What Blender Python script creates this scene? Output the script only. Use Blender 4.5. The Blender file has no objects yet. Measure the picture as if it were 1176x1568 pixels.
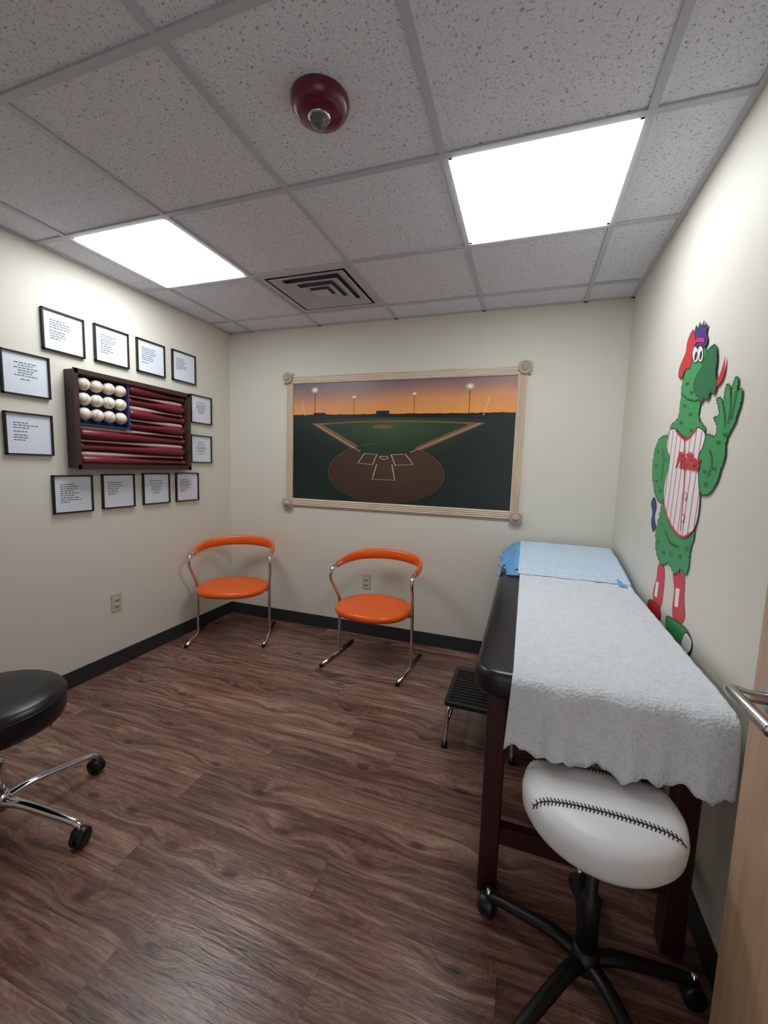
import bpy, bmesh, math, random
from mathutils import Vector, Matrix
from mathutils.geometry import tessellate_polygon
from mathutils import noise as mn
random.seed(7)
W=3.016; H=2.44; YF=-3.12
scene=bpy.context.scene
def lin(c):
    return tuple(((v/255)/12.92 if v/255<=.04045 else ((v/255+.055)/1.055)**2.4) for v in c)+(1,)
# ------------------------------------------------------------------ materials
def newmat(name):
    m=bpy.data.materials.new(name); m.use_nodes=True
    nt=m.node_tree; return m,nt,nt.nodes['Principled BSDF']
def N(nt,t,**k):
    n=nt.nodes.new(t)
    for a,b in k.items(): setattr(n,a,b)
    return n
def math_(nt,op,a,b=None,c=None):
    n=nt.nodes.new('ShaderNodeMath'); n.operation=op
    for i,v in enumerate((a,b,c)):
        if v is None: continue
        if isinstance(v,(int,float)): n.inputs[i].default_value=v
        else: nt.links.new(v,n.inputs[i])
    return n.outputs[0]
def mat(name,col,rough=.5,metal=0,var=.06,scale=20,bump=0,bscale=200,coat=0,spec=.5,trans=0,emit=0):
    m,nt,b=newmat(name)
    tc=N(nt,'ShaderNodeTexCoord'); nz=N(nt,'ShaderNodeTexNoise'); nz.inputs['Scale'].default_value=scale; nz.inputs['Detail'].default_value=3
    nt.links.new(tc.outputs['Object'],nz.inputs['Vector'])
    mx=N(nt,'ShaderNodeMix',data_type='RGBA'); c=lin(col)
    mx.inputs['A'].default_value=tuple(v*(1-var) for v in c[:3])+(1,); mx.inputs['B'].default_value=tuple(min(1,v*(1+var)) for v in c[:3])+(1,)
    nt.links.new(nz.outputs['Fac'],mx.inputs['Factor']); nt.links.new(mx.outputs['Result'],b.inputs['Base Color'])
    b.inputs['Roughness'].default_value=rough; b.inputs['Metallic'].default_value=metal
    b.inputs['Specular IOR Level'].default_value=spec
    b.inputs['Coat Weight'].default_value=coat; b.inputs['Transmission Weight'].default_value=trans
    if bump:
        n2=N(nt,'ShaderNodeTexNoise'); n2.inputs['Scale'].default_value=bscale; n2.inputs['Detail'].default_value=4
        nt.links.new(tc.outputs['Object'],n2.inputs['Vector'])
        bp=N(nt,'ShaderNodeBump'); bp.inputs['Strength'].default_value=bump; bp.inputs['Distance'].default_value=.003
        nt.links.new(n2.outputs['Fac'],bp.inputs['Height']); nt.links.new(bp.outputs['Normal'],b.inputs['Normal'])
    return m
def ramp(nt,fac,stops):
    r=N(nt,'ShaderNodeValToRGB'); e=r.color_ramp.elements
    while len(e)<len(stops): e.new(.5)
    for i,(p,c) in enumerate(stops): e[i].position=p; e[i].color=lin(c)
    nt.links.new(fac,r.inputs['Fac']); return r.outputs['Color']
M_wall=mat('wall_paint',(219,214,201),.55,var=.015,scale=2,bump=.08,bscale=140,spec=.35)
M_base=mat('baseboard_vinyl',(44,48,50),.45,spec=.4)
M_grid=mat('ceiling_tbar',(192,194,200),.5,var=.02)
M_black=mat('black_vinyl',(17,18,22),.32,bump=.1,bscale=350,spec=.5)
M_blackp=mat('black_plastic',(14,14,15),.4)
M_blackm=mat('black_metal',(18,17,17),.42,metal=.3)
M_chrome=mat('chrome',(215,215,218),.1,metal=1,var=.02)
M_satin=mat('satin_nickel',(175,172,168),.28,metal=1,var=.03)
M_orange=mat('orange_vinyl',(238,96,14),.33,var=.04,bump=.05,bscale=300,spec=.5)
M_cherry=mat('cherry_stain',(52,20,17),.35,var=.2,scale=12)
M_white=mat('white_enamel',(225,226,226),.4,var=.02)
M_ivory=mat('ivory_plastic',(196,188,165),.4,var=.02)
M_dark=mat('dark_slot',(20,18,16),.7)
M_duct=mat('duct_interior',(84,84,88),.7)
M_maroon=mat('alarm_red',(100,9,46),.28,coat=.3)
M_blue=mat('blue_underpad',(110,170,222),.75,bump=.4,bscale=60)
M_ball=mat('baseball_leather',(226,214,196),.5,var=.08,scale=30)
M_red=mat('red_stitch',(150,20,25),.6)
M_stitch=mat('dark_stitch',(40,20,24),.6)
M_batred=mat('bat_maroon',(108,26,42),.38,var=.2,scale=15)
M_batwht=mat('bat_pale',(200,160,156),.4,var=.1,scale=15)
M_navy=mat('navy_felt',(34,52,100),.8)
M_walnut=mat('walnut_case',(62,44,36),.4,var=.25,scale=14)
M_frame=mat('black_frame',(18,18,18),.4)
M_print=mat('printed_sheet',(222,227,236),.5,var=.01)
M_ink=mat('ink',(105,110,120),.7)
# vinyl plank floor
def floor_mat():
    m,nt,b=newmat('vinyl_plank_floor')
    tc=N(nt,'ShaderNodeTexCoord'); sp=N(nt,'ShaderNodeSeparateXYZ'); nt.links.new(tc.outputs['Object'],sp.inputs[0])
    x,y=sp.outputs[0],sp.outputs[1]
    ys=math_(nt,'DIVIDE',y,.152); row=math_(nt,'FLOOR',ys)
    wn=N(nt,'ShaderNodeTexWhiteNoise',noise_dimensions='1D'); nt.links.new(row,wn.inputs['W'])
    xs=math_(nt,'ADD',math_(nt,'DIVIDE',x,1.22),math_(nt,'MULTIPLY',wn.outputs['Value'],7.3)); col=math_(nt,'FLOOR',xs)
    cb=N(nt,'ShaderNodeCombineXYZ'); nt.links.new(row,cb.inputs[0]); nt.links.new(col,cb.inputs[1])
    w2=N(nt,'ShaderNodeTexWhiteNoise',noise_dimensions='2D'); nt.links.new(cb.outputs[0],w2.inputs['Vector'])
    rnd=w2.outputs['Value']
    kc=N(nt,'ShaderNodeCombineXYZ'); nt.links.new(math_(nt,'MULTIPLY',x,2.1),kc.inputs[0]); nt.links.new(math_(nt,'MULTIPLY',y,4.6),kc.inputs[1])
    vo=N(nt,'ShaderNodeTexVoronoi',voronoi_dimensions='2D'); vo.inputs['Scale'].default_value=1; nt.links.new(kc.outputs[0],vo.inputs['Vector'])
    kd=vo.outputs['Distance']
    bend=math_(nt,'MULTIPLY',math_(nt,'POWER',math_(nt,'MAXIMUM',math_(nt,'SUBTRACT',.42,kd),0),2),9)
    def grain(sx,sy,det,dist,off):
        c=N(nt,'ShaderNodeCombineXYZ')
        nt.links.new(math_(nt,'MULTIPLY',x,sx),c.inputs[0]); nt.links.new(math_(nt,'ADD',math_(nt,'MULTIPLY',y,sy),bend),c.inputs[1])
        nt.links.new(math_(nt,'MULTIPLY',rnd,off),c.inputs[2])
        n=N(nt,'ShaderNodeTexNoise'); n.inputs['Scale'].default_value=1; n.inputs['Detail'].default_value=det; n.inputs['Distortion'].default_value=dist
        nt.links.new(c.outputs[0],n.inputs['Vector']); return n.outputs['Fac']
    g1=grain(2.0,24,5,1.2,40); g2=grain(6,110,4,.6,70); g3=grain(2.5,10,2,2.0,90)
    ring=math_(nt,'SINE',math_(nt,'MULTIPLY',math_(nt,'ADD',g3,math_(nt,'MULTIPLY',bend,.16)),75))
    s=math_(nt,'ADD',math_(nt,'MULTIPLY',g1,.66),math_(nt,'MULTIPLY',g2,.35))
    s=math_(nt,'ADD',s,math_(nt,'MULTIPLY',ring,.030))
    s=math_(nt,'ADD',s,math_(nt,'MULTIPLY',math_(nt,'SUBTRACT',rnd,.5),.10))
    c=ramp(nt,s,[(.30,(66,43,36)),(.44,(102,71,60)),(.56,(132,98,84)),(.72,(170,139,122))])
    kr=ramp(nt,kd,[(0,(60,44,38)),(.045,(110,90,82)),(.085,(255,255,255)),(1,(255,255,255))])
    mk=N(nt,'ShaderNodeMix',data_type='RGBA',blend_type='MULTIPLY'); mk.inputs['Factor'].default_value=.6
    nt.links.new(c,mk.inputs['A']); nt.links.new(kr,mk.inputs['B'])
    fy=math_(nt,'FRACT',ys); fx=math_(nt,'FRACT',xs)
    sy=math_(nt,'LESS_THAN',fy,.014); sx=math_(nt,'LESS_THAN',fx,.002); se=math_(nt,'MAXIMUM',sy,sx)
    ms=N(nt,'ShaderNodeMix',data_type='RGBA'); nt.links.new(math_(nt,'MULTIPLY',se,.45),ms.inputs['Factor'])
    nt.links.new(mk.outputs['Result'],ms.inputs['A']); ms.inputs['B'].default_value=lin((40,26,22))
    nt.links.new(ms.outputs['Result'],b.inputs['Base Color'])
    b.inputs['Roughness'].default_value=.30; b.inputs['Specular IOR Level'].default_value=.5
    rc=N(nt,'ShaderNodeCombineXYZ'); nt.links.new(math_(nt,'MULTIPLY',x,9),rc.inputs[0]); nt.links.new(math_(nt,'MULTIPLY',y,60),rc.inputs[1])
    rn=N(nt,'ShaderNodeTexNoise'); rn.inputs['Scale'].default_value=1; rn.inputs['Detail'].default_value=2; rn.inputs['Distortion'].default_value=1.5; nt.links.new(rc.outputs[0],rn.inputs['Vector'])
    bp=N(nt,'ShaderNodeBump'); bp.inputs['Strength'].default_value=.45; bp.inputs['Distance'].default_value=.002
    nt.links.new(math_(nt,'ADD',s,math_(nt,'MULTIPLY',rn.outputs['Fac'],1.0)),bp.inputs['Height']); nt.links.new(bp.outputs['Normal'],b.inputs['Normal'])
    return m
M_floor=floor_mat()
def tile_mat():
    m,nt,b=newmat('acoustic_tile')
    tc=N(nt,'ShaderNodeTexCoord')
    nz=N(nt,'ShaderNodeTexNoise'); nz.inputs['Scale'].default_value=105; nz.inputs['Detail'].default_value=2; nz.inputs['Roughness'].default_value=.55; nz.inputs['Distortion'].default_value=.4
    nt.links.new(tc.outputs['Object'],nz.inputs['Vector'])
    n2=N(nt,'ShaderNodeTexNoise'); n2.inputs['Scale'].default_value=240; n2.inputs['Detail'].default_value=2
    nt.links.new(tc.outputs['Object'],n2.inputs['Vector'])
    a=ramp(nt,nz.outputs['Fac'],[(.0,(150,152,158)),(.33,(166,168,174)),(.375,(226,228,236)),(1,(232,234,242))])
    c=ramp(nt,n2.outputs['Fac'],[(.0,(175,175,175)),(.33,(200,200,200)),(.40,(255,255,255)),(1,(255,255,255))])
    mk=N(nt,'ShaderNodeMix',data_type='RGBA',blend_type='MULTIPLY'); mk.inputs['Factor'].default_value=.8
    nt.links.new(a,mk.inputs['A']); nt.links.new(c,mk.inputs['B']); nt.links.new(mk.outputs['Result'],b.inputs['Base Color'])
    b.inputs['Roughness'].default_value=.9; b.inputs['Specular IOR Level'].default_value=.1
    bp=N(nt,'ShaderNodeBump'); bp.inputs['Strength'].default_value=.3; bp.inputs['Distance'].default_value=.002
    nt.links.new(nz.outputs['Fac'],bp.inputs['Height']); nt.links.new(bp.outputs['Normal'],b.inputs['Normal'])
    return m
M_tile=tile_mat()
def wood_mat(name,c1,c2,axis,fs=60,rough=.45):
    m,nt,b=newmat(name); tc=N(nt,'ShaderNodeTexCoord'); mp=N(nt,'ShaderNodeMapping')
    sc=[fs,fs,fs]; sc[axis]=fs/16; mp.inputs['Scale'].default_value=sc
    nt.links.new(tc.outputs['Object'],mp.inputs['Vector'])
    nz=N(nt,'ShaderNodeTexNoise'); nz.inputs['Scale'].default_value=1; nz.inputs['Detail'].default_value=4; nz.inputs['Distortion'].default_value=.5
    nt.links.new(mp.outputs[0],nz.inputs['Vector'])
    c=ramp(nt,nz.outputs['Fac'],[(.3,c1),(.7,c2)]); nt.links.new(c,b.inputs['Base Color']); b.inputs['Roughness'].default_value=rough
    return m
M_maple=wood_mat('maple_door',(184,148,116),(202,170,138),2,50,.4)
M_pineH=wood_mat('pine_trim_h',(206,188,166),(228,212,194),0,60)
M_pineV=wood_mat('pine_trim_v',(198,176,150),(222,202,178),2,60)
M_pineR=wood_mat('pine_rosette',(168,152,134),(194,178,158),0,60)
def paper_mat(name,col):
    m,nt,b=newmat(name); tc=N(nt,'ShaderNodeTexCoord')
    vo=N(nt,'ShaderNodeTexVoronoi'); vo.inputs['Scale'].default_value=130
    nz=N(nt,'ShaderNodeTexNoise'); nz.inputs['Scale'].default_value=45; nz.inputs['Detail'].default_value=7
    nt.links.new(tc.outputs['Object'],vo.inputs['Vector']); nt.links.new(tc.outputs['Object'],nz.inputs['Vector'])
    h=math_(nt,'ADD',math_(nt,'MULTIPLY',vo.outputs['Distance'],.8),nz.outputs['Fac'])
    c=ramp(nt,h,[(.4,tuple(int(v*.92) for v in col)),(1.1,col)]); nt.links.new(c,b.inputs['Base Color'])
    b.inputs['Roughness'].default_value=.8; b.inputs['Specular IOR Level'].default_value=.2
    bp=N(nt,'ShaderNodeBump'); bp.inputs['Strength'].default_value=.75; bp.inputs['Distance'].default_value=.004
    nt.links.new(h,bp.inputs['Height']); nt.links.new(bp.outputs['Normal'],b.inputs['Normal']); return m
M_paper=paper_mat('crepe_exam_paper',(216,220,224)); M_bsheet=paper_mat('pale_blue_sheet',(202,220,236))
M_cover=mat('white_vinyl_cover',(214,214,214),.42,var=.04,scale=8,bump=.5,bscale=26)
def emit_mat(name,col,s):
    m=bpy.data.materials.new(name); m.use_nodes=True; nt=m.node_tree; b=nt.nodes['Principled BSDF']
    b.inputs['Base Color'].default_value=(.9,.9,.9,1); b.inputs['Emission Color'].default_value=col; b.inputs['Emission Strength'].default_value=s; return m
M_light=emit_mat('led_panel_diffuser',(.90,.955,1,1),14.8)

# ------------------------------------------------------------------ geometry helpers
def link(ob,parent=None):
    scene.collection.objects.link(ob)
    if parent: ob.parent=parent
    return ob
def empty(name,loc=(0,0,0),rz=0):
    e=bpy.data.objects.new(name,None); e.empty_display_size=.1; e.location=loc; e.rotation_euler=(0,0,rz); scene.collection.objects.link(e); return e
def from_bm(name,bm,m,parent=None,smooth=False):
    bmesh.ops.recalc_face_normals(bm,faces=bm.faces)
    me=bpy.data.meshes.new(name); bm.to_mesh(me); bm.free()
    for mm in (m if isinstance(m,(list,tuple)) else [m]): me.materials.append(mm)
    if smooth:
        for p in me.polygons: p.use_smooth=True
    return link(bpy.data.objects.new(name,me),parent)
def bm_box(bm,lo,hi):
    vs=[bm.verts.new((x,y,z)) for x in (lo[0],hi[0]) for y in (lo[1],hi[1]) for z in (lo[2],hi[2])]
    for f in [(0,1,3,2),(4,6,7,5),(0,4,5,1),(2,3,7,6),(0,2,6,4),(1,5,7,3)]: bm.faces.new([vs[i] for i in f])
def box(name,lo,hi,m,parent=None,bev=0,seg=2):
    bm=bmesh.new(); bm_box(bm,lo,hi)
    if bev: bmesh.ops.recalc_face_normals(bm,faces=bm.faces); bmesh.ops.bevel(bm,geom=bm.edges[:],offset=bev,segments=seg,affect='EDGES',profile=.5)
    return from_bm(name,bm,m,parent)
def boxes(name,lst,m,parent=None):
    bm=bmesh.new()
    for lo,hi in lst: bm_box(bm,lo,hi)
    return from_bm(name,bm,m,parent)
def rbox(name,lo,hi,rv,re,m,parent=None):
    bm=bmesh.new(); bm_box(bm,lo,hi); bmesh.ops.recalc_face_normals(bm,faces=bm.faces)
    ve=[e for e in bm.edges if abs(e.verts[0].co.z-e.verts[1].co.z)>1e-4]
    bmesh.ops.bevel(bm,geom=ve,offset=rv,segments=8,affect='EDGES',profile=.5)
    he=[e for e in bm.edges if abs(e.verts[0].co.z-e.verts[1].co.z)<1e-5 and len(e.link_faces)==2 and abs(e.link_faces[0].normal.z-e.link_faces[1].normal.z)>.5]
    bmesh.ops.bevel(bm,geom=he,offset=re,segments=4,affect='EDGES',profile=.5)
    return from_bm(name,bm,m,parent,True)
def cr(pts,n=6,closed=False):
    P=[Vector(p) for p in pts]; out=[]; L=len(P); R=range(L if closed else L-1)
    for i in R:
        if closed: a,b,c,d=P[(i-1)%L],P[i],P[(i+1)%L],P[(i+2)%L]
        else: a,b,c,d=P[max(i-1,0)],P[i],P[i+1],P[min(i+2,L-1)]
        for k in range(n):
            t=k/n; out.append(.5*((2*b)+(c-a)*t+(2*a-5*b+4*c-d)*t*t+(3*b-a-3*c+d)*t**3))
    if not closed: out.append(P[-1])
    return out
def tube(name,pts,r,m,parent=None,segs=12,sm=6,rb=None,taper=None,closed=False,up=None,bm=None):
    P=cr(pts,sm,closed) if sm else [Vector(p) for p in pts]
    own=bm is None
    if own: bm=bmesh.new()
    n=len(P); rings=[]; prev=None
    for i,p in enumerate(P):
        if closed: t=(P[(i+1)%n]-P[i-1]).normalized()
        else: t=(P[min(i+1,n-1)]-P[max(i-1,0)]).normalized()
        if up is not None: s=t.cross(Vector(up)).normalized()
        else:
            if prev is None:
                a=Vector((0,0,1)) if abs(t.z)<.9 else Vector((1,0,0)); s=t.cross(a).normalized()
            else: s=(prev-t*prev.dot(t)).normalized()
        prev=s; u=s.cross(t).normalized()
        k=1 if taper is None else taper(i/(n-1))
        ra=r*k; rbb=(rb if rb else r)*k
        rings.append([bm.verts.new(p+s*math.cos(q)*ra+u*math.sin(q)*rbb) for q in [2*math.pi*j/segs for j in range(segs)]])
    for i in range(n if closed else n-1):
        A,B=rings[i],rings[(i+1)%n]
        for j in range(segs): bm.faces.new((A[j],A[(j+1)%segs],B[(j+1)%segs],B[j]))
    if not closed: bm.faces.new(rings[0]); bm.faces.new(rings[-1][::-1])
    if own: return from_bm(name,bm,m,parent,True)
def lathe(name,prof,m,parent=None,c=(0,0,0),segs=40,sx=1,sy=1,axis='z',sup=0,bm=None,smooth=True):
    own=bm is None
    if own: bm=bmesh.new()
    rings=[]
    for r,z in prof:
        ring=[]
        for j in range(segs):
            q=2*math.pi*j/segs; ca,sa=math.cos(q),math.sin(q)
            if sup: 
                e=2/sup; ca=math.copysign(abs(ca)**e,ca); sa=math.copysign(abs(sa)**e,sa)
            a,b=r*ca*sx,r*sa*sy
            v={'z':(a,b,z),'y':(a,z,b),'x':(z,a,b)}[axis]
            ring.append(bm.verts.new((v[0]+c[0],v[1]+c[1],v[2]+c[2])))
        rings.append(ring)
    for A,B in zip(rings,rings[1:]):
        for j in range(segs): bm.faces.new((A[j],A[(j+1)%segs],B[(j+1)%segs],B[j]))
    bm.faces.new(rings[0]); bm.faces.new(rings[-1][::-1])
    if own: return from_bm(name,bm,m,parent,smooth)
def flat(name,pts,to3,m,parent=None):
    P=[Vector((p[0],p[1],0)) for p in pts]; tri=tessellate_polygon([P]); bm=bmesh.new()
    vs=[bm.verts.new(to3(p.x,p.y)) for p in P]
    for t in tri:
        try: bm.faces.new([vs[i] for i in t])
        except ValueError: pass
    return from_bm(name,bm,m,parent)
def ribbon(name,pts,w,to3,m,parent=None,closed=True):
    P=[Vector((p[0],p[1])) for p in pts]; n=len(P); bm=bmesh.new(); A=[];B=[]
    for i in range(n):
        t=(P[(i+1)%n]-P[i-1]) if closed else (P[min(i+1,n-1)]-P[max(i-1,0)])
        if t.length<1e-9: t=Vector((1,0))
        t.normalize(); q=Vector((-t.y,t.x))*w/2
        A.append(bm.verts.new(to3(*(P[i]+q)))); B.append(bm.verts.new(to3(*(P[i]-q))))
    for i in range(n if closed else n-1):
        j=(i+1)%n; bm.faces.new((A[i],A[j],B[j],B[i]))
    return from_bm(name,bm,m,parent)

# ------------------------------------------------------------------ room shell
ZT=2.62
box('floor',(-.12,-4.4,-.1),(W+.12,.12,0),M_floor)
box('wall_left',(-.12,YF-.12,0),(0,.12,ZT),M_wall)
box('wall_back',(0,0,0),(W,.12,ZT),M_wall)
box('wall_right',(W,YF-.12,0),(W+.12,.12,ZT),M_wall)
boxes('wall_front',[((0,YF-.12,0),(1.98,YF,ZT)),((2.93,YF-.12,0),(W,YF,ZT)),((1.98,YF-.12,2.08),(2.93,YF,ZT))],M_wall)
boxes('trim_1',[((1.93,YF,0),(1.98,YF+.012,2.13)),((2.93,YF,0),(2.98,YF+.012,2.13)),((1.98,YF,2.08),(2.93,YF+.012,2.13))],M_walnut)
box('baseboard_left',(0,YF,0),(.008,0,.1),M_base)
box('baseboard_back',(.008,-.008,0),(W-.008,0,.1),M_base)
box('baseboard_right',(W-.008,YF,0),(W,0,.1),M_base)
X0,Y0,TX,TY=1.486,-.254,.629,.610
xs=[0]+[X0+TX*i for i in (-2,-1,0,1,2)]+[W]; ys=[0]+[Y0-TY*j for j in range(0,5)]+[YF]
holes={(1,2),(4,2),(2,1)}
bm=bmesh.new()
for i in range(len(xs)-1):
    for j in range(len(ys)-1):
        if (i,j) in holes: continue
        bm_box(bm,(xs[i],ys[j+1],H),(xs[i+1],ys[j],H+.015))
from_bm('ceiling',bm,M_tile)
box('ceiling_deck',(-.12,YF-.12,ZT),(W+.12,.12,ZT+.05),M_dark)
tb=[]
for x in xs[1:-1]: tb.append(((x-.0125,YF,H-.007),(x+.0125,0,H-.0005)))
for y in ys[1:-1]: tb.append(((0,y-.0125,H-.0075),(W,y+.0125,H-.0008)))
tb+=[((0,YF,H-.007),(.02,0,H-.0005)),((W-.02,YF,H-.007),(W,0,H-.0005)),((0,-.02,H-.007),(W,0,H-.0005))]
boxes('ceiling_grid',tb,M_grid)
for k,(i,j) in enumerate([(1,2),(4,2)]):
    g=empty('ceiling_light_panel' if k==0 else 'ceiling_light_panel.001',((xs[i]+xs[i+1])/2,(ys[j]+ys[j+1])/2,H))
    a,b=TX/2-.0125,TY/2-.0125
    boxes('housing',[((-a,-b,-.004),(-a+.012,b,.03)),((a-.012,-b,-.004),(a,b,.03)),((-a,-b,-.004),(a,-b+.012,.03)),((-a,b-.012,-.004),(a,b,.03)),((-a,-b,.03),(a,b,.05))],M_white,g)
    box('diffuser_lens',(-a+.014,-b+.014,-.014),(a-.014,b-.014,.01),M_light,g,.004)
# HVAC diffuser
g=empty('ceiling_air_diffuser',((xs[2]+xs[3])/2,(ys[1]+ys[2])/2,H))
def sqring(bm,ao,bo,zo,ai,bi,zi,t=.002):
    def ring(a,b,z): return [bm.verts.new(v) for v in ((-a,-b,z),(a,-b,z),(a,b,z),(-a,b,z))]
    A=ring(ao,bo,zo);B=ring(ai,bi,zi);C=ring(ai,bi,zi+t);D=ring(ao,bo,zo+t)
    for P,Q in ((A,B),(B,C),(C,D),(D,A)):
        for j in range(4): bm.faces.new((P[j],P[(j+1)%4],Q[(j+1)%4],Q[j]))
bm=bmesh.new(); a,b=TX/2-.013,TY/2-.013
sqring(bm,a,b,-.002,a-.04,b-.04,-.002)
for k,(o,i_) in enumerate([(.244,.186),(.176,.122),(.112,.066)]): sqring(bm,o,o-.008,-.004-.004*k,i_,i_-.008,.012-.004*k)
bm_box(bm,(-.054,-.048,-.012),(.054,.048,-.008))
from_bm('louvers',bm,mat('diffuser_grey',(186,188,194),.45),g)
boxes('duct_box',[((-a+.04,-b+.04,.036),(a-.04,b-.04,.04)),((-a+.036,-b+.04,0),(-a+.04,b-.04,.04)),((a-.04,-b+.04,0),(a-.036,b-.04,.04)),((-a+.04,-b+.036,0),(a-.04,-b+.04,.04)),((-a+.04,b-.04,0),(a-.04,b-.036,.04))],M_duct,g)
# fire alarm strobe
g=empty('fire_alarm_strobe',(1.80,-1.79,H))
lathe('housing',[(.02,0),(.088,0),(.088,-.008),(.084,-.022),(.074,-.036),(.060,-.044),(.03,-.047),(.01,-.047)],M_maroon,g)
lathe('strobe_reflector',[(.002,-.046),(.032,-.046),(.034,-.05),(.030,-.053),(.002,-.053)],M_chrome,g,c=(0,-.004,0))
glass=mat('strobe_lens',(235,238,240),.05,trans=.85,var=.01)
lathe('strobe_lens',[(.002,-.053),(.028,-.053),(.026,-.064),(.019,-.074),(.008,-.080),(.001,-.080)],glass,g,c=(0,-.004,0),segs=10,smooth=False)

# ------------------------------------------------------------------ outlets
def outlet(name,loc,rz):
    g=empty(name,loc,rz)   # faces local -y
    box('cover_plate',(-.035,-.006,-.058),(.035,-.001,.058),M_ivory,g,.003)
    for s in (-1,1):
        lathe('receptacle',[(.001,-.009),(.016,-.009),(.017,-.006)],M_ivory,g,c=(0,0,s*.02),axis='y',sy=.85)
        boxes('slots',[((-.0075,-.0098,s*.02-.002),(-.0055,-.0088,s*.02+.007)),((.0055,-.0098,s*.02-.002),(.0075,-.0088,s*.02+.007)),((-.002,-.0098,s*.02-.011),(.002,-.0088,s*.02-.007))],M_dark,g)
outlet('wall_outlet',(1.305,0,.44),0)
outlet('wall_outlet',(0,-1.11,.43),math.radians(90))

# ------------------------------------------------------------------ stadium picture
g=empty('stadium_picture',(1.4975,0,1.5375))
hw,hh=.872,.468
def pic(off): return lambda u,v: ((u-.5)*2*hw,-.008-off,(.5-v)*2*hh)
m,nt,b=newmat('dusk_sky_print'); tc=N(nt,'ShaderNodeTexCoord'); sp=N(nt,'ShaderNodeSeparateXYZ'); nt.links.new(tc.outputs['Object'],sp.inputs[0])
fz=math_(nt,'DIVIDE',math_(nt,'SUBTRACT',hh,sp.outputs[2]),2*hh*.28)
nz=N(nt,'ShaderNodeTexNoise'); nz.inputs['Scale'].default_value=3; nt.links.new(tc.outputs['Object'],nz.inputs['Vector'])
fz=math_(nt,'ADD',fz,math_(nt,'MULTIPLY',math_(nt,'SUBTRACT',nz.outputs['Fac'],.5),.25))
fx=math_(nt,'MULTIPLY',sp.outputs[0],.16); fz=math_(nt,'ADD',fz,fx)
nt.links.new(ramp(nt,fz,[(0,(116,100,112)),(.3,(166,122,110)),(.6,(224,150,98)),(1,(242,160,78))]),b.inputs['Base Color']); b.inputs['Roughness'].default_value=.35
M_sky=m
def radial(name,c0,c1,cx,cz,rx,rz):
    m,nt,b=newmat(name); tc=N(nt,'ShaderNodeTexCoord'); mp=N(nt,'ShaderNodeMapping'); mp.inputs['Location'].default_value=(-cx/rx,0,-cz/rz); mp.inputs['Scale'].default_value=(1/rx,0,1/rz)
    nt.links.new(tc.outputs['Object'],mp.inputs['Vector']); gr=N(nt,'ShaderNodeVectorMath',operation='LENGTH'); nt.links.new(mp.outputs[0],gr.inputs[0])
    nt.links.new(ramp(nt,gr.outputs['Value'],[(0,c0),(1,c1)]),b.inputs['Base Color']); b.inputs['Roughness'].default_value=.35; return m
M_grass=radial('field_print',(58,78,50),(22,38,34),0,.19,.75,.35)
M_infg=radial('infield_print',(68,92,56),(38,60,42),0,.15,.45,.2)
M_dirt=radial('dirt_print',(84,60,44),(66,47,36),0,-.15,.5,.25)
M_dirtl=mat('dirt_light_print',(128,94,64),.35); M_line=mat('chalk_print',(225,215,200),.35); M_tree=mat('tree_print',(14,20,20),.35); M_fence=mat('fence_print',(22,34,32),.35); M_glow=mat('floodlight_print',(250,240,220),.35); M_halo=mat('floodlight_halo_print',(196,164,146),.35)
flat('sky_print',[(0,0),(1,0),(1,.29),(0,.29)],pic(0),M_sky,g)
flat('field_print',[(0,.28),(1,.28),(1,1),(0,1)],pic(.0004),M_grass,g)
flat('fence_print',[(0,.27),(1,.275),(1,.33),(.8,.31),(.5,.30),(.2,.31),(0,.325)],pic(.0008),M_fence,g)
tr=[(0,.285),(0,.272)]; 
for i in range(60): tr.append((i/59,.270+.006*random.random()-.002))
tr.append((1,.285)); flat('treeline_print',tr,pic(.0012),M_tree,g)
flat('scoreboard_print',[(.415,.245),(.475,.245),(.475,.28),(.415,.28)],pic(.0014),M_tree,g)
flat('stand_print',[(.11,.255),(.17,.255),(.17,.28),(.11,.28)],pic(.0014),M_tree,g)
def ell(cx,cy,rx,ry,n=48,a0=0,a1=2*math.pi): return [(cx+rx*math.cos(a0+(a1-a0)*i/n),cy+ry*math.sin(a0+(a1-a0)*i/n)) for i in range(n)]
flat('infield_dirt_print',[(.10,.345),(.16,.34)]+[(.16+.66*i/20,.342-.020*math.sin(math.pi*i/20)) for i in range(1,20)]+[(.82,.34),(.885,.345),(.62,.56),(.31,.56)],pic(.0010),M_dirtl,g)
flat('infield_grass_print',[(.16,.356)]+[(.16+.66*i/20,.352-.018*math.sin(math.pi*i/20)) for i in range(1,20)]+[(.82,.356),(.58,.545),(.46,.60),(.35,.545)],pic(.0016),M_infg,g)
flat('home_circle_print',ell(.457,.752,.270,.248),pic(.0019),M_dirtl,g)
flat('home_circle_print',ell(.457,.754,.268,.246),pic(.0021),M_dirt,g)
flat('infield_tip_print',[(.33,.53),(.46,.50),(.60,.53),(.57,.588),(.52,.60),(.46,.605),(.40,.60),(.34,.585)],pic(.0024),M_infg,g)
flat('mound_print',ell(.45,.372,.048,.015),pic(.0020),M_dirtl,g)
for P in ([(.12,.350),(.345,.575)],[(.86,.350),(.575,.575)]): ribbon('foul_line_print',P,.003,pic(.0027),M_line,g,False)
for P in ([(.365,.59),(.425,.595),(.405,.68),(.335,.67),(.365,.59)],[(.49,.595),(.555,.59),(.59,.67),(.51,.68),(.49,.595)],[(.425,.675),(.405,.80),(.51,.80),(.495,.675)],[(.44,.61),(.475,.61),(.475,.625),(.457,.637),(.44,.625),(.44,.61)]):
    ribbon('chalk_box_print',P,.0035,pic(.0030),M_line,g,False)
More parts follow.
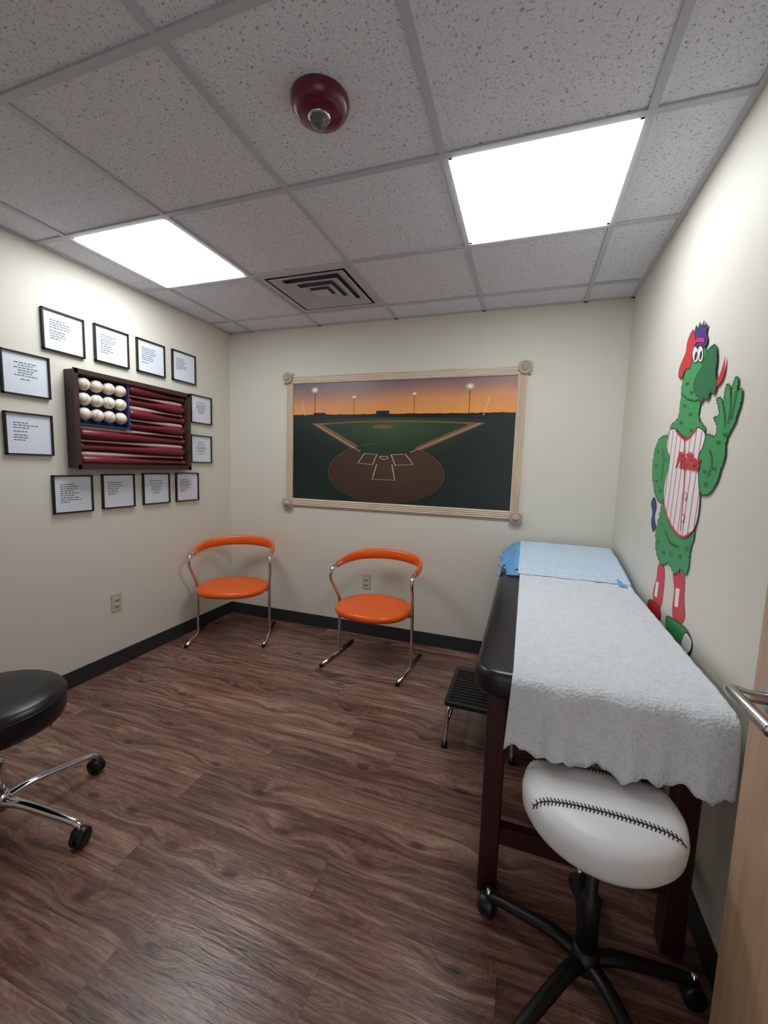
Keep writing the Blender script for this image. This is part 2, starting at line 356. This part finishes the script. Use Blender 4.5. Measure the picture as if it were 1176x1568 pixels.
for (u,v,s) in [(.115,.065,1.3),(.31,.13,.8),(.585,.118,.8),(.815,.075,1.3)]:
    ribbon('light_tower_print',[(u,v),(u,.28)],.0018*s,pic(.0014),M_tree,g,False)
    flat('floodlight_halo_print',ell(u,v,.014*s,.020*s,20),pic(.0016),M_halo,g)
    flat('floodlight_print',ell(u,v,.008*s,.010*s,20),pic(.0018),M_glow,g)
ribbon('foul_pole_print',[(.05,.15),(.065,.28)],.003,pic(.0014),M_line,g,False); ribbon('foul_pole_print',[(.895,.15),(.872,.29)],.003,pic(.0014),M_line,g,False)
box('backing',(-hw-.01,-.0078,-hh-.01),(hw+.01,-.001,hh+.01),M_dark,g)
fw_=.06
def fluted(nm,hor,a0,a1,c):
    bm=bmesh.new()
    if hor: bm_box(bm,(a0,-.016,c-fw_/2),(a1,-.001,c+fw_/2))
    else: bm_box(bm,(c-fw_/2,-.016,a0),(c+fw_/2,-.001,a1))
    for o in (-.021,-.007,.007,.021):
        p=[(a0,-.016,c+o),(a1,-.016,c+o)] if hor else [(c+o,-.016,a0),(c+o,-.016,a1)]
        tube('',p,.0058,None,bm=bm,segs=8,sm=0)
    return from_bm(nm,bm,M_pineH if hor else M_pineV,g)
fluted('casing_top',True,-hw-.02,hw+.02,hh+.024); fluted('casing_bottom',True,-hw-.02,hw+.02,-hh-.024)
fluted('casing_left',False,-hh-.02,hh+.02,-hw-.024); fluted('casing_right',False,-hh-.02,hh+.02,hw+.024)
for sx in (-1,1):
    for sz in (-1,1):
        cx,cz=sx*(hw+.038),sz*(hh+.038)
        box('corner_block',(cx-.042,-.024,cz-.042),(cx+.042,-.001,cz+.042),M_pineV,g,.003)
        lathe('rosette',[(.043,-.024),(.044,-.036),(.038,-.042),(.032,-.036),(.027,-.036),(.022,-.050),(.012,-.058),(.001,-.060)],M_pineR,g,c=(cx,0,cz),axis='y',segs=28)

# ------------------------------------------------------------------ framed sheets on left wall
FR=[(-1.36,2.025),(-1.08,2.032),(-.80,2.036),(-.515,2.04),(-1.555,1.765),(-1.555,1.465),(-.35,1.755),(-.355,1.45),(-1.35,1.145),(-1.07,1.15),(-.785,1.155),(-.505,1.157)]
for k,(y,z) in enumerate(FR):
    g=empty('framed_certificate' if k==0 else 'framed_certificate.%03d'%k,(0,y,z))
    a,b=.11,.107
    boxes('frame',[((.001,-a,-b),(.018,-a+.007,b)),((.001,a-.007,-b),(.018,a,b)),((.001,-a,b-.007),(.018,a,b)),((.001,-a,-b),(.018,a,-b+.007))],M_frame,g)
    box('sheet',(.001,-a+.006,-b+.006),(.008,a-.006,b-.006),M_print,g)
    lst=[];n=random.choice([7,8,9]); zz=.055; left=k not in (4,6,7,10)
    for r_ in range(n):
        wmax=random.uniform(.06,.12) if r_<n-1 else .05
        y0=-.07 if left else -wmax/2; e=y0+wmax
        while y0<e-.006:
            wl=random.uniform(.008,.02); lst.append(((.008,y0,zz-.0026),(.0084,min(e,y0+wl),zz+.0026))); y0+=wl+.004
        zz-=.0125+(.006 if random.random()<.15 else 0)
    boxes('printed_text',lst,M_ink,g)

# ------------------------------------------------------------------ baseball / bat flag case
g=empty('bat_flag_display_case',(0,-.953,1.565))
a,b,dp=.412,.272,.075; t=.026
boxes('case_frame',[((.001,-a,-b),(dp,-a+t,b)),((.001,a-t,-b),(dp,a,b)),((.001,-a+t,b-t),(dp,a-t,b)),((.001,-a+t,-b),(dp,a-t,-b+t))],M_walnut,g)
boxes('case_lip',[((dp,-a-.006,-b-.006),(dp+.007,-a+t-.006,b+.006)),((dp,a-t+.006,-b-.006),(dp+.007,a+.006,b+.006)),((dp,-a,b-t+.006),(dp+.007,a,b+.006)),((dp,-a,-b-.006),(dp+.007,a,-b+t-.006))],M_walnut,g)
box('case_back',(.001,-a+t,-b+t),(.012,a-t,b-t),mat('case_lining',(66,24,30),.7),g)
ih=2*(b-t); iw=2*(a-t); cy1=-a+t+.305; cz0=b-t-7*ih/13
box('canton_panel',(.012,-a+t,cz0),(.016,cy1,b-t),M_navy,g)
boxes('canton_divider',[((.016,cy1,cz0-.008),(.07,cy1+.008,b-t)),((.016,-a+t,cz0-.008),(.07,cy1,cz0))],M_navy,g)
for r_ in range(3):
    for c_ in range(4):
        cy=-a+t+.040+c_*.0745; cz=b-t-.043-r_*.083
        e=bpy.data.objects.new('baseball_%d'%(r_*4+c_+1),None); link(e,g); e.location=(.052,cy,cz); e.rotation_euler=(random.uniform(-.6,.6),random.uniform(-.6,.6),random.uniform(-.6,.6))
        lathe('leather',[(max(.0005,.0355*math.sin(math.pi*i/20)),-.0355*math.cos(math.pi*i/20)) for i in range(21)],M_ball,e,segs=28)
        sp_=[]
        for i in range(48):
            q=2*math.pi*i/48
            sp_.append(Vector((math.cos(q)+.35*math.cos(3*q), math.sin(q)-.35*math.sin(3*q), .95*math.sin(2*q))).normalized()*.0357)
        tube('seam',sp_,.0010,M_red,e,segs=5,sm=0,closed=True)
def bat(name,y0,y1,z,m,flip,k=1,x=.044):
    L=y1-y0; pr=[(.002,0),(.016,.002),(.018,.010),(.012,.02),(.0095,.04),(.0100,.30*L),(.0135,.45*L),(.0185,.62*L),(.0225,.78*L),(.0225,L-.02),(.016,L-.004),(.002,L)]
    pr=[(r*k,(L-q if flip else q)) for r,q in pr]
    bm=bmesh.new(); lathe('',pr,None,bm=bm,c=(x,y0,z),axis='y',segs=16); return from_bm(name,bm,m,g,True)
pit=ih/13
for i in range(13):
    z=b-t-pit*(i+.5); y0=(cy1+.014) if i<7 else (-a+t+.006); y1=a-t-.006
    if i%2==0: bat('bat_red_%d'%(i//2+1),y0,y1,z,M_batred,(i//2)%2==0,1.22,.046)
    else: bat('bat_white_%d'%(i//2+1),y0,y1,z,M_batwht,(i//2)%2==1,.62,.036)

# ------------------------------------------------------------------ mascot mural (flat paint on the right wall)
g=empty('mascot_wall_mural',(W,0,0))
MU={
'hair':'1143,1878 1155,1900 1180,1878 1185,1901 1209,1878 1227,1894 1234,1870 1262,1870 1258,1843 1277,1814 1259,1799 1199,1809 1139,1847',
'cap':'1133,1890 1096,1883 1076,1860 1072,1827 1044,1805 1015,1779 1017,1748 1057,1737 1085,1760 1134,1756 1150,1788 1171,1824',
'eyeA':'1171,1824 1201,1802 1211,1768 1190,1760 1158,1783 1149,1814',
'eyeB':'1222,1812 1251,1791 1259,1760 1240,1750 1211,1770 1201,1802',
'head':'1109,1817 1097,1767 1074,1728 1067,1680 1156,1636 1254,1620 1316,1636 1320,1699 1284,1771 1232,1816 1155,1838',
'snout':'1284,1771 1317,1783 1354,1775 1374,1737 1378,1686 1395,1642 1383,1616 1349,1630 1340,1606 1305,1616 1280,1607 1222,1648 1193,1685 1221,1714 1261,1734',
'tongue':'1438,1721 1442,1672 1422,1644 1386,1639 1364,1650 1403,1664 1424,1692',
'body':'1089,1701 1064,1643 1053,1581 968,1552 1063,1478 1287,1464 1342,1504 1272,1555 1268,1611 1214,1654',
'armR':'1302,1490 1367,1491 1425,1480 1430,1512 1399,1540 1436,1543 1423,1573 1402,1598 1430,1598 1459,1575 1458,1610 1466,1632 1490,1620 1502,1591 1507,1620 1521,1641 1539,1632 1540,1599 1562,1601 1574,1584 1567,1552 1545,1504 1507,1460 1511,1412 1491,1369 1474,1333 1430,1299 1374,1294 1338,1325 1311,1418',
'jersey':'972,1538 1044,1539 1104,1513 1185,1494 1270,1522 1345,1495 1336,1450 1311,1418 1337,1330 1361,1282 1360,1209 1328,1160 1260,1134 1176,1139 1072,1176 993,1239 975,1320 1012,1415 951,1472',
'armL':'945,1518 854,1520 789,1481 767,1421 783,1346 837,1281 911,1239 972,1248 1002,1316 1026,1396 982,1456',
'belly':'986,1233 948,1185 918,1104 942,1035 1002,995 1051,983 1111,1006 1153,1000 1197,979 1259,1009 1312,1007 1329,1053 1324,1091 1350,1164 1326,1167 1248,1133 1128,1151',
'tail':'837,1252 879,1216 867,1165 900,1127 869,1100 825,1136 830,1182 794,1225',
'legL':'991,975 1071,976 1088,899 1073,812 982,806 957,849 983,914',
'legR':'1182,981 1288,1001 1311,923 1337,860 1302,824 1233,817 1207,854 1209,919',
'stL':'988,900 1024,904 1019,837 982,835','stR':'1225,936 1265,942 1266,873 1232,867',
'shoeL':'933,803 1010,809 1077,802 1074,756 990,756 902,769',
'shoeR':'1161,803 1275,822 1366,826 1419,809 1423,777 1380,738 1297,751 1185,753',
'shoeRw':'1368,817 1419,809 1423,777 1380,738 1338,748 1341,783'}
MU={k:[tuple(float(q)/1000 for q in p.split(',')) for p in v.split()] for k,v in MU.items()}
P_green=mat('paint_green',(58,152,88),.5,var=.12,scale=14); P_dgreen=mat('paint_dark_green',(24,108,62),.5); P_red=mat('paint_red',(208,40,56),.5); P_purple=mat('paint_purple',(72,44,122),.5)
P_white=mat('paint_white',(236,232,230),.5); P_blue=mat('paint_blue',(36,52,120),.5); P_line=mat('paint_outline',(20,58,40),.5); P_blk=mat('paint_black',(15,15,18),.5); P_mag=mat('paint_magenta',(190,50,110),.5)
m,nt,b=newmat('paint_pinstripe'); tc=N(nt,'ShaderNodeTexCoord'); sp=N(nt,'ShaderNodeSeparateXYZ'); nt.links.new(tc.outputs['Object'],sp.inputs[0])
q=math_(nt,'ADD',math_(nt,'MULTIPLY',sp.outputs[1],20),math_(nt,'MULTIPLY',sp.outputs[2],1.6)); q=math_(nt,'LESS_THAN',math_(nt,'FRACT',q),.16)
mx=N(nt,'ShaderNodeMix',data_type='RGBA'); nt.links.new(q,mx.inputs['Factor']); mx.inputs['A'].default_value=lin((234,230,228)); mx.inputs['B'].default_value=lin((212,90,104)); nt.links.new(mx.outputs['Result'],b.inputs['Base Color']); b.inputs['Roughness'].default_value=.5
P_pin=m
lay=[0]
def shaggy(P,amp):
    out=[]
    for i,p in enumerate(P):
        a=P[i-1];c=P[(i+1)%len(P)]; t=(c-a); 
        if t.length<1e-9: out.append(p); continue
        n_=Vector((t.y,-t.x,0)).normalized(); out.append(p+n_*amp*(1 if i%2 else -1)*random.random())
    return out
def paint(key,m,outline=True,shag=0,smooth=5,ow=.0045):
    P=cr([(s,z,0) for s,z in MU[key]],smooth,True)
    if shag: P=shaggy(P,shag)
    lay[0]+=1; o=.0008+lay[0]*.0003
    flat(key+'_paint',P,lambda s,z:(-o,-s,z),m,g)
    if outline: ribbon(key+'_outline',P,ow,lambda s,z:(-o-.00015,-s,z),P_line,g)
paint('tail',P_blue); paint('legL',P_red,False); paint('legR',P_red,False); paint('stL',P_white,False,smooth=1); paint('stR',P_white,False,smooth=1)
paint('shoeL',P_red); paint('shoeR',P_green); paint('shoeRw',P_white)
paint('belly',P_green,shag=.010); paint('body',P_green,shag=.006); paint('armL',P_green,shag=.008); paint('armR',P_green,shag=.004)
paint('jersey',P_pin); paint('head',P_green,shag=.004); paint('hair',P_purple); paint('cap',P_red); paint('tongue',P_red,False); paint('snout',P_dgreen,shag=.004); paint('eyeA',P_white,ow=.004); paint('eyeB',P_white,ow=.004)
lay[0]+=1; o=.0008+lay[0]*.0003
for cx,cz in ((1.187,1.785),(1.236,1.775)): flat('pupil_paint',ell(cx,cz,.011,.016,16),lambda s,z:(-o,-s,z),P_blk,g)
ribbon('eyelash_paint',[(1.15,1.835),(1.185,1.842),(1.22,1.832),(1.255,1.82)],.014,lambda s,z:(-o,-s,z),P_mag,g,False)
def arc(pts,w=.005,m=P_line): ribbon('detail_line',cr([(s,z,0) for s,z in pts],5),w,lambda s,z:(-o,-s,z),m,g,False)
arc([(1.40,1.44),(1.43,1.40),(1.41,1.35)]); arc([(1.46,1.575),(1.485,1.53),(1.49,1.50)]); arc([(1.505,1.60),(1.515,1.55),(1.51,1.51)]); arc([(1.54,1.60),(1.535,1.56),(1.525,1.52)])
arc([(.90,1.47),(.93,1.40),(.92,1.33)]); arc([(1.05,1.13),(1.12,1.09),(1.22,1.09)]); arc([(1.16,1.50),(1.19,1.40),(1.21,1.30),(1.22,1.15)],.006,P_red)
for cx,cz in [(.84,1.46),(.83,1.40),(.86,1.33),(.93,1.29),(.96,1.42),(1.00,1.15),(.97,1.07),(1.06,1.04),(1.14,1.05),(1.24,1.06),(1.30,1.10),(1.12,1.62),(1.10,1.56),(1.19,1.58),(1.22,1.52),(1.38,1.37),(1.45,1.38),(1.40,1.33),(1.46,1.46),(1.50,1.48),(1.13,1.70),(1.18,1.66)]:
    arc([(cx-.014,cz+.006),(cx-.006,cz-.006),(cx,cz+.003),(cx+.007,cz-.007),(cx+.013,cz+.004)],.0032)
arc([(.993,1.239),(1.072,1.176),(1.176,1.139),(1.26,1.134),(1.328,1.16)],.008,P_red)
arc([(1.05,1.535),(1.11,1.508),(1.185,1.490),(1.265,1.518)],.008,P_red)
for z in (1.28,1.20): flat('button_paint',ell(1.235,z,.010,.012,14),lambda s,z_:(-o-.0003,-s,z_),P_white,g); arc(ell(1.235,z,.012,.014,14),.003,P_red)
tx=bpy.data.curves.new('jersey_lettering','FONT'); tx.body='Phillies'; tx.size=.085; tx.align_x='CENTER'; tx.align_y='CENTER'; tx.shear=.3; tx.offset=.0025; tx.materials.append(P_red)
to=link(bpy.data.objects.new('jersey_lettering',tx),g); to.matrix_local=Matrix(((0,0,-1,-o-.001),(-1,0,0,-1.215),(0,1,0,1.405),(0,0,0,1)))@Matrix.Rotation(-.06,4,'Z')

# ------------------------------------------------------------------ armchairs
def chair(name,loc,rz):
    g=empty(name,(loc[0],loc[1],0),rz)
    for s,nm in ((-1,'left'),(1,'right')):
        X=s*.275
        tube('foot_bar_'+nm,[(X,-.245,.0125),(X,.20,.0125)],.0115,M_chrome,g,sm=0)
        for yy in (-.245,.20): lathe('foot_cap',[(.001,-.008),(.0128,-.008),(.0128,.008),(.001,.008)],M_blackp,g,c=(X,yy,.0125),axis='y',segs=14)
        tube('post_'+nm,[(X,0,.015),(X,0,.15),(X,0,.30),(X,-.004,.385),(X+s*.002,-.02,.44),(X+s*.016,-.065,.52),(X+s*.022,-.098,.58),(X+s*.02,-.10,.625),(X+s*.015,-.07,.655),(X+s*.010,-.02,.664),(X+s*.008,.03,.666)],.0112,M_chrome,g,segs=14)
        box('seat_bracket_'+nm,(min(X,X-s*.06),-.02,.358),(max(X,X-s*.06),.02,.366),M_chrome,g)
    pr=[(.02,.362),(.22,.362),(.252,.368),(.262,.384),(.258,.402),(.240,.414),(.20,.410),(.12,.402),(.02,.399)]
    lathe('seat',pr,M_orange,g,c=(0,-.02,0),segs=56,sx=1.0,sy=.93,sup=2.3)
    pts=[(-.288,-.035,.662),(-.288,.05,.668),(-.272,.14,.680),(-.215,.225,.694),(-.12,.268,.704),(0,.282,.708),(.12,.268,.704),(.215,.225,.694),(.272,.14,.680),(.288,.05,.668),(.288,-.035,.662)]
    tube('backrest_band',pts,.018,M_orange,g,segs=18,rb=.038,up=(0,0,1),taper=lambda t:min(1,.62+1.1*min(t,1-t)) if 0.01<t<.99 else .45)
    return g
chair('orange_armchair',(.348,-.405),math.radians(24)); chair('orange_armchair',(1.525,-.40),math.radians(-4))

# ------------------------------------------------------------------ exam table
g=empty('exam_table',(0,0,0))
rbox('main_cushion',(2.350,-1.85,.70),(2.978,-.665,.782),.075,.022,M_black,g)
rbox('head_cushion',(2.350,-.655,.70),(2.978,-.05,.782),.05,.022,M_black,g)
bx=[((2.40,-1.74,.60),(2.43,-.10,.70)),((2.925,-1.74,.60),(2.955,-.10,.70)),((2.40,-1.76,.60),(2.955,-1.73,.70)),((2.40,-.12,.60),(2.955,-.09,.70)),
    ((2.92,-1.72,.17),(2.95,-.12,.23)),((2.44,-1.75,.17),(2.92,-1.72,.23)),((2.44,-.14,.17),(2.92,-.11,.23))]
boxes('apron_and_stretchers',bx,M_cherry,g)
for i,(x,y) in enumerate([(2.390,-1.765),(2.90,-1.765),(2.390,-.15),(2.90,-.15)]): box('leg_%d'%(i+1),(x,y,0),(x+.06,y+.06,.70),M_cherry,g,.006)
def sheet(name,xf,prof,nx,m,amp,edge=None,seed=0):
    bm=bmesh.new(); rows=[]
    P=[Vector((0,y,z)) for y,z in prof]; D=[0]
    for p,q in zip(P,P[1:]): D.append(D[-1]+(q-p).length)
    n=int(D[-1]/.012)
    for k in range(n+1):
        d=D[-1]*k/n; i=max(j for j in range(len(D)) if D[j]<=d+1e-9); i=min(i,len(P)-2); tt=(d-D[i])/(D[i+1]-D[i]); p=P[i].lerp(P[i+1],tt); tg=(P[i+1]-P[i]).normalized(); nr=Vector((0,-tg.z,tg.y)); nr=-nr if nr.z<-.01 or (abs(nr.z)<.01 and nr.y>0) else nr
        row=[]
        for j in range(nx+1):
            u=j/nx; xl,xr=xf(p.y,d/D[-1]); x=xl+(xr-xl)*u; q=p.copy(); q.x=x
            nzv=mn.noise(Vector((x*9,d*9,seed)))*.5+mn.noise(Vector((x*28,d*28,seed+3)))*.5
            q+=nr*(amp*(nzv+.6))
            if edge: q=edge(q,u,d/D[-1])
            row.append(bm.verts.new(q))
        rows.append(row)
    for A,B in zip(rows,rows[1:]):
        for j in range(nx): bm.faces.new((A[j],A[j+1],B[j+1],B[j]))
    ob=from_bm(name,bm,m,g,True)
    md=ob.modifiers.new('s','SOLIDIFY'); md.thickness=.0012; md.offset=0
    return ob
bm=bmesh.new()
prs=[(-.70,.783),(-.68,.790),(-.5,.820),(-.3,.848),(-.12,.866),(-.07,.864),(-.05,.84),(-.05,.783)]
L_=[bm.verts.new((2.385,y,z)) for y,z in prs]; R_=[bm.verts.new((2.992,y,z)) for y,z in prs]
for i in range(len(prs)): j=(i+1)%len(prs); bm.faces.new((L_[i],L_[j],R_[j],R_[i]))
bm.faces.new(L_); bm.faces.new(R_)
bmesh.ops.recalc_face_normals(bm,faces=bm.faces)
bmesh.ops.bevel(bm,geom=[e for e in bm.edges if len(e.link_faces)==2 and e.calc_face_angle()>.6],offset=.012,segments=3,affect='EDGES')
from_bm('wedge_pillow',bm,M_blue,g,True)
def ewav(q,u,t):
    if t>.84:
        f=(t-.84)/.16
        torn=.020*(.5-abs(((u*5.3+.2)%1)-.5)*2)+.010*(.5-abs(((u*13.1)%1)-.5)*2)+.006*mn.noise(Vector((q.x*70,0,4)))
        q.z+=(torn+.006)*f*f; q.y+=(.014*math.sin(u*19)+.006*math.sin(u*41+1))*f-.006*f-.003
        q.x-=.012*f*max(0,1-u*4)
    return q
sheet('paper_cover',lambda y,t:(2.458,2.988-.018*t),[(-.64,.812),(-.70,.796),(-.78,.788),(-1.2,.787),(-1.80,.787),(-1.835,.785),(-1.858,.774),(-1.868,.75),(-1.872,.70),(-1.878,.584)],90,M_paper,.006,ewav,seed=2)
sheet('pillow_sheet',lambda y,t:(2.448,2.990),[(-.06,.876),(-.12,.880),(-.3,.862),(-.5,.834),(-.66,.808),(-.70,.800)],50,M_bsheet,.006,seed=9)
def edg(q,u,t):
    q.z-=.085*max(0,1-u*1.5)**1.2; q.x+=.012*math.sin(q.y*40)*(1-u); return q
sheet('blue_underpad',lambda y,t:(2.338,2.50),[(-.055,.868),(-.12,.870),(-.3,.853),(-.5,.825),(-.62,.806)],22,M_blue,.008,edg,seed=5)
def edg2(q,u,t):
    q.z-=.03*u**2; return q
sheet('blue_underpad_fold',lambda y,t:(2.93,3.005),[(-.10,.872),(-.3,.856),(-.5,.830),(-.74,.800)],8,M_blue,.004,edg2,seed=6)
# ------------------------------------------------------------------ casters & stools
def caster(g,x,y,ang,i,k=1):
    e=bpy.data.objects.new('caster_%d'%i,None); link(e,g); e.location=(x,y,0); e.rotation_euler=(0,0,ang)
    for s in (-1,1): lathe('wheel',[(.001,s*.004),(.022*k,s*.004),(.0255*k,s*.008),(.0255*k,s*.018),(.021*k,s*.022),(.001,s*.022)],M_blackp,e,c=(0,0,.0257*k),axis='x',segs=24)
    lathe('hood',[(.001,-.0235),(.020*k,-.0235),(.024*k,-.018),(.024*k,.018),(.020*k,.0235),(.001,.0235)],M_blackp,e,c=(0,.005,.036*k),axis='x',segs=24)
    tube('stem',[(0,0,.045),(0,0,.078*k)],.007,M_chrome,e,sm=0)
def stool_base(g,c,R,a0,marm,mcol,ztop,hub=.12,arm_r=.015):
    for i in range(5):
        a=a0+i*2*math.pi/5; ca,sa=math.cos(a),math.sin(a)
        tube('base_arm_%d'%(i+1),[(c[0]+ca*r,c[1]+sa*r,z) for r,z in ((.02,hub-.005),(R*.3,hub+.002),(R*.65,hub-.014),(R*.92,hub-.030),(R*1.0,hub-.042))],arm_r,marm,g,segs=12,rb=arm_r*.8,taper=lambda t:1.15-.35*t)
        caster(g,c[0]+ca*R,c[1]+sa*R,a+.5*i,i+1,1.1)
    lathe('hub',[(.001,hub-.03),(.032,hub-.03),(.036,hub),(.030,hub+.03),(.001,hub+.03)],marm,g,c=(c[0],c[1],0),segs=24)
    lathe('gas_column',[(.001,hub),(.025,hub),(.025,.27),(.021,.275),(.015,.28),(.015,ztop),(.001,ztop)],mcol,g,c=(c[0],c[1],0),segs=24)
    lathe('seat_plate',[(.001,ztop-.012),(.09,ztop-.012),(.10,ztop),(.001,ztop)],M_blackm,g,c=(c[0],c[1],0),segs=32)
g=empty('black_rolling_stool'); c=(.74,-2.16)
stool_base(g,c,.328,math.radians(10.5),M_chrome,M_chrome,.405,arm_r=.0165)
lathe('seat_cushion',[(.001,.405),(.185,.405),(.203,.414),(.211,.434),(.211,.488),(.205,.506),(.187,.518),(.12,.523),(.001,.524)],M_black,g,c=(*c,0),segs=56)
lathe('seat_piping',[(.209,.486),(.2135,.489),(.209,.492)],M_black,g,c=(*c,0),segs=56)
tube('height_lever',[(c[0]+.03,c[1]+.02,.390),(c[0]+.08,c[1]+.06,.380),(c[0]+.13,c[1]+.11,.377)],.005,M_blackm,g)
g=empty('stitched_cover_stool'); c=(2.683,-1.930)
K=.955
stool_base(g,c,.272,math.radians(158),M_blackm,M_blackm,.478,hub=.10,arm_r=.018)
pr=[(.001,.44),(.162,.44),(.180,.446),(.190,.462),(.192,.486),(.188,.506),(.177,.520),(.154,.529),(.115,.533),(.06,.535),(.001,.535)]
T_=lambda r,z:(r*K,(z-.535)*K+.573)
pr=[T_(r,z) for r,z in pr]
so=lathe('seat_cushion',pr,M_cover,g,c=(*c,0),segs=64)
rr=[T_(*p) for p in [(.001,.535),(.06,.535),(.115,.533),(.154,.529),(.177,.520),(.188,.506),(.192,.486)]]
def topz(r):
    for (r0,z0),(r1,z1) in zip(rr,rr[1:]):
        if r0<=r<=r1: return z0+(z1-z0)*(r-r0)/(r1-r0)
    return rr[0][1] if r<.1 else rr[-1][1]
bm=bmesh.new(); bs=bmesh.new()
for sgn,off in ((1,.066),(-1,-.078)):
    P=[]
    for i in range(45):
        x=(-.19+.38*i/44)*K; y=off+sgn*.012*(x/.19)**2
        r=math.hypot(x,y)
        if r>.191*K: continue
        P.append(Vector((c[0]+x,c[1]+y,topz(r)+.0012)))
    tube('',P,.0013,None,bm=bm,segs=6,sm=0)
    for p,q in zip(P[::1],P[1::1]):
        t=(q-p).normalized(); n_=Vector((-t.y,t.x,0))
        for k in (-1,1): 
            e_=p+n_*k*.010+t*(-.004)
            r=math.hypot(e_.x-c[0],e_.y-c[1])
            if r<.191*K: e_.z=topz(r)+.0014
            tube('',[p,e_],.0014,None,bm=bs,segs=5,sm=0)
from_bm('seam',bm,M_stitch,g,True); from_bm('stitches',bs,M_stitch,g,True)
# ------------------------------------------------------------------ step stool
g=empty('medical_step_stool',(2.335,-.925,0))
rbox('step_top',(-.185,-.195,.212),(.155,.195,.236),.02,.005,M_blackp,g)
boxes('tread_ribs',[((-.165,-.17+i*.028,.236),(.135,-.155+i*.028,.239)) for i in range(12)],M_blackm,g)
for sx_ in (-1,1):
    for sy_ in (-1,1):
        x=-.165 if sx_<0 else .135
        tube('leg',[(x-.015*sx_,sy_*.155,.212),(x+.002*sx_,sy_*.17,.18),(x+.004*sx_,sy_*.178,.10),(x+.008*sx_,sy_*.19,.018)],.0105,M_chrome,g)
        lathe('rubber_tip',[(.001,0),(.017,0),(.015,.03),(.001,.03)],M_blackp,g,c=(x+.008*sx_,sy_*.19,0),segs=18)
    tube('leg_brace',[((-.165 if sx_<0 else .135),-.176,.11),((-.165 if sx_<0 else .135),.176,.11)],.006,M_chrome,g,sm=0)
# ------------------------------------------------------------------ door
g=empty('door_1')
box('leaf',(2.918,-2.93,.008),(2.962,-2.015,2.04),M_maple,g,.002)
lathe('rose',[(.001,2.918),(.030,2.918),(.032,2.912),(.028,2.904),(.001,2.904)],M_satin,g,c=(0,-2.10,.95),axis='x',segs=28)
tube('lever_handle',[(2.912,-2.10,.95),(2.875,-2.10,.95),(2.853,-2.094,.953),(2.846,-2.11,.955),(2.850,-2.16,.952),(2.858,-2.215,.946)],.0125,M_satin,g,rb=.011)
lathe('rose_back',[(.001,2.962),(.028,2.962),(.030,2.968),(.001,2.97)],M_satin,g,c=(0,-2.10,.95),axis='x',segs=28)
for z in (.25,1.05,1.8): lathe('hinge',[(.001,z),(.007,z),(.007,z+.09),(.001,z+.09)],M_satin,g,c=(2.965,-2.935,0),segs=12)

# ------------------------------------------------------------------ light and camera
w=bpy.data.worlds.new('ambient_fill'); w.use_nodes=True; w.node_tree.nodes['Background'].inputs[0].default_value=(.95,.97,1,1); w.node_tree.nodes['Background'].inputs[1].default_value=.9; scene.world=w  # ambient fill added through the door opening to brighten the room
ps,th,ro=[math.radians(a) for a in (18.8,6.149,-1.768)]
fw=Vector((-math.sin(ps)*math.cos(th),math.cos(ps)*math.cos(th),-math.sin(th))); r0=Vector((math.cos(ps),math.sin(ps),0)); d0=fw.cross(r0)
r=r0*math.cos(ro)+d0*math.sin(ro); d=-r0*math.sin(ro)+d0*math.cos(ro)
cd=bpy.data.cameras.new('camera'); cam=bpy.data.objects.new('camera',cd); scene.collection.objects.link(cam)
cd.sensor_fit='VERTICAL'; cd.sensor_height=24; cd.lens=24*631.9/1568; cd.clip_start=.01
cam.matrix_world=Matrix(((r.x,-d.x,-fw.x,2.458),(r.y,-d.y,-fw.y,-3.009),(r.z,-d.z,-fw.z,1.35),(0,0,0,1)))
scene.camera=cam
scene.view_settings.view_transform='Standard'
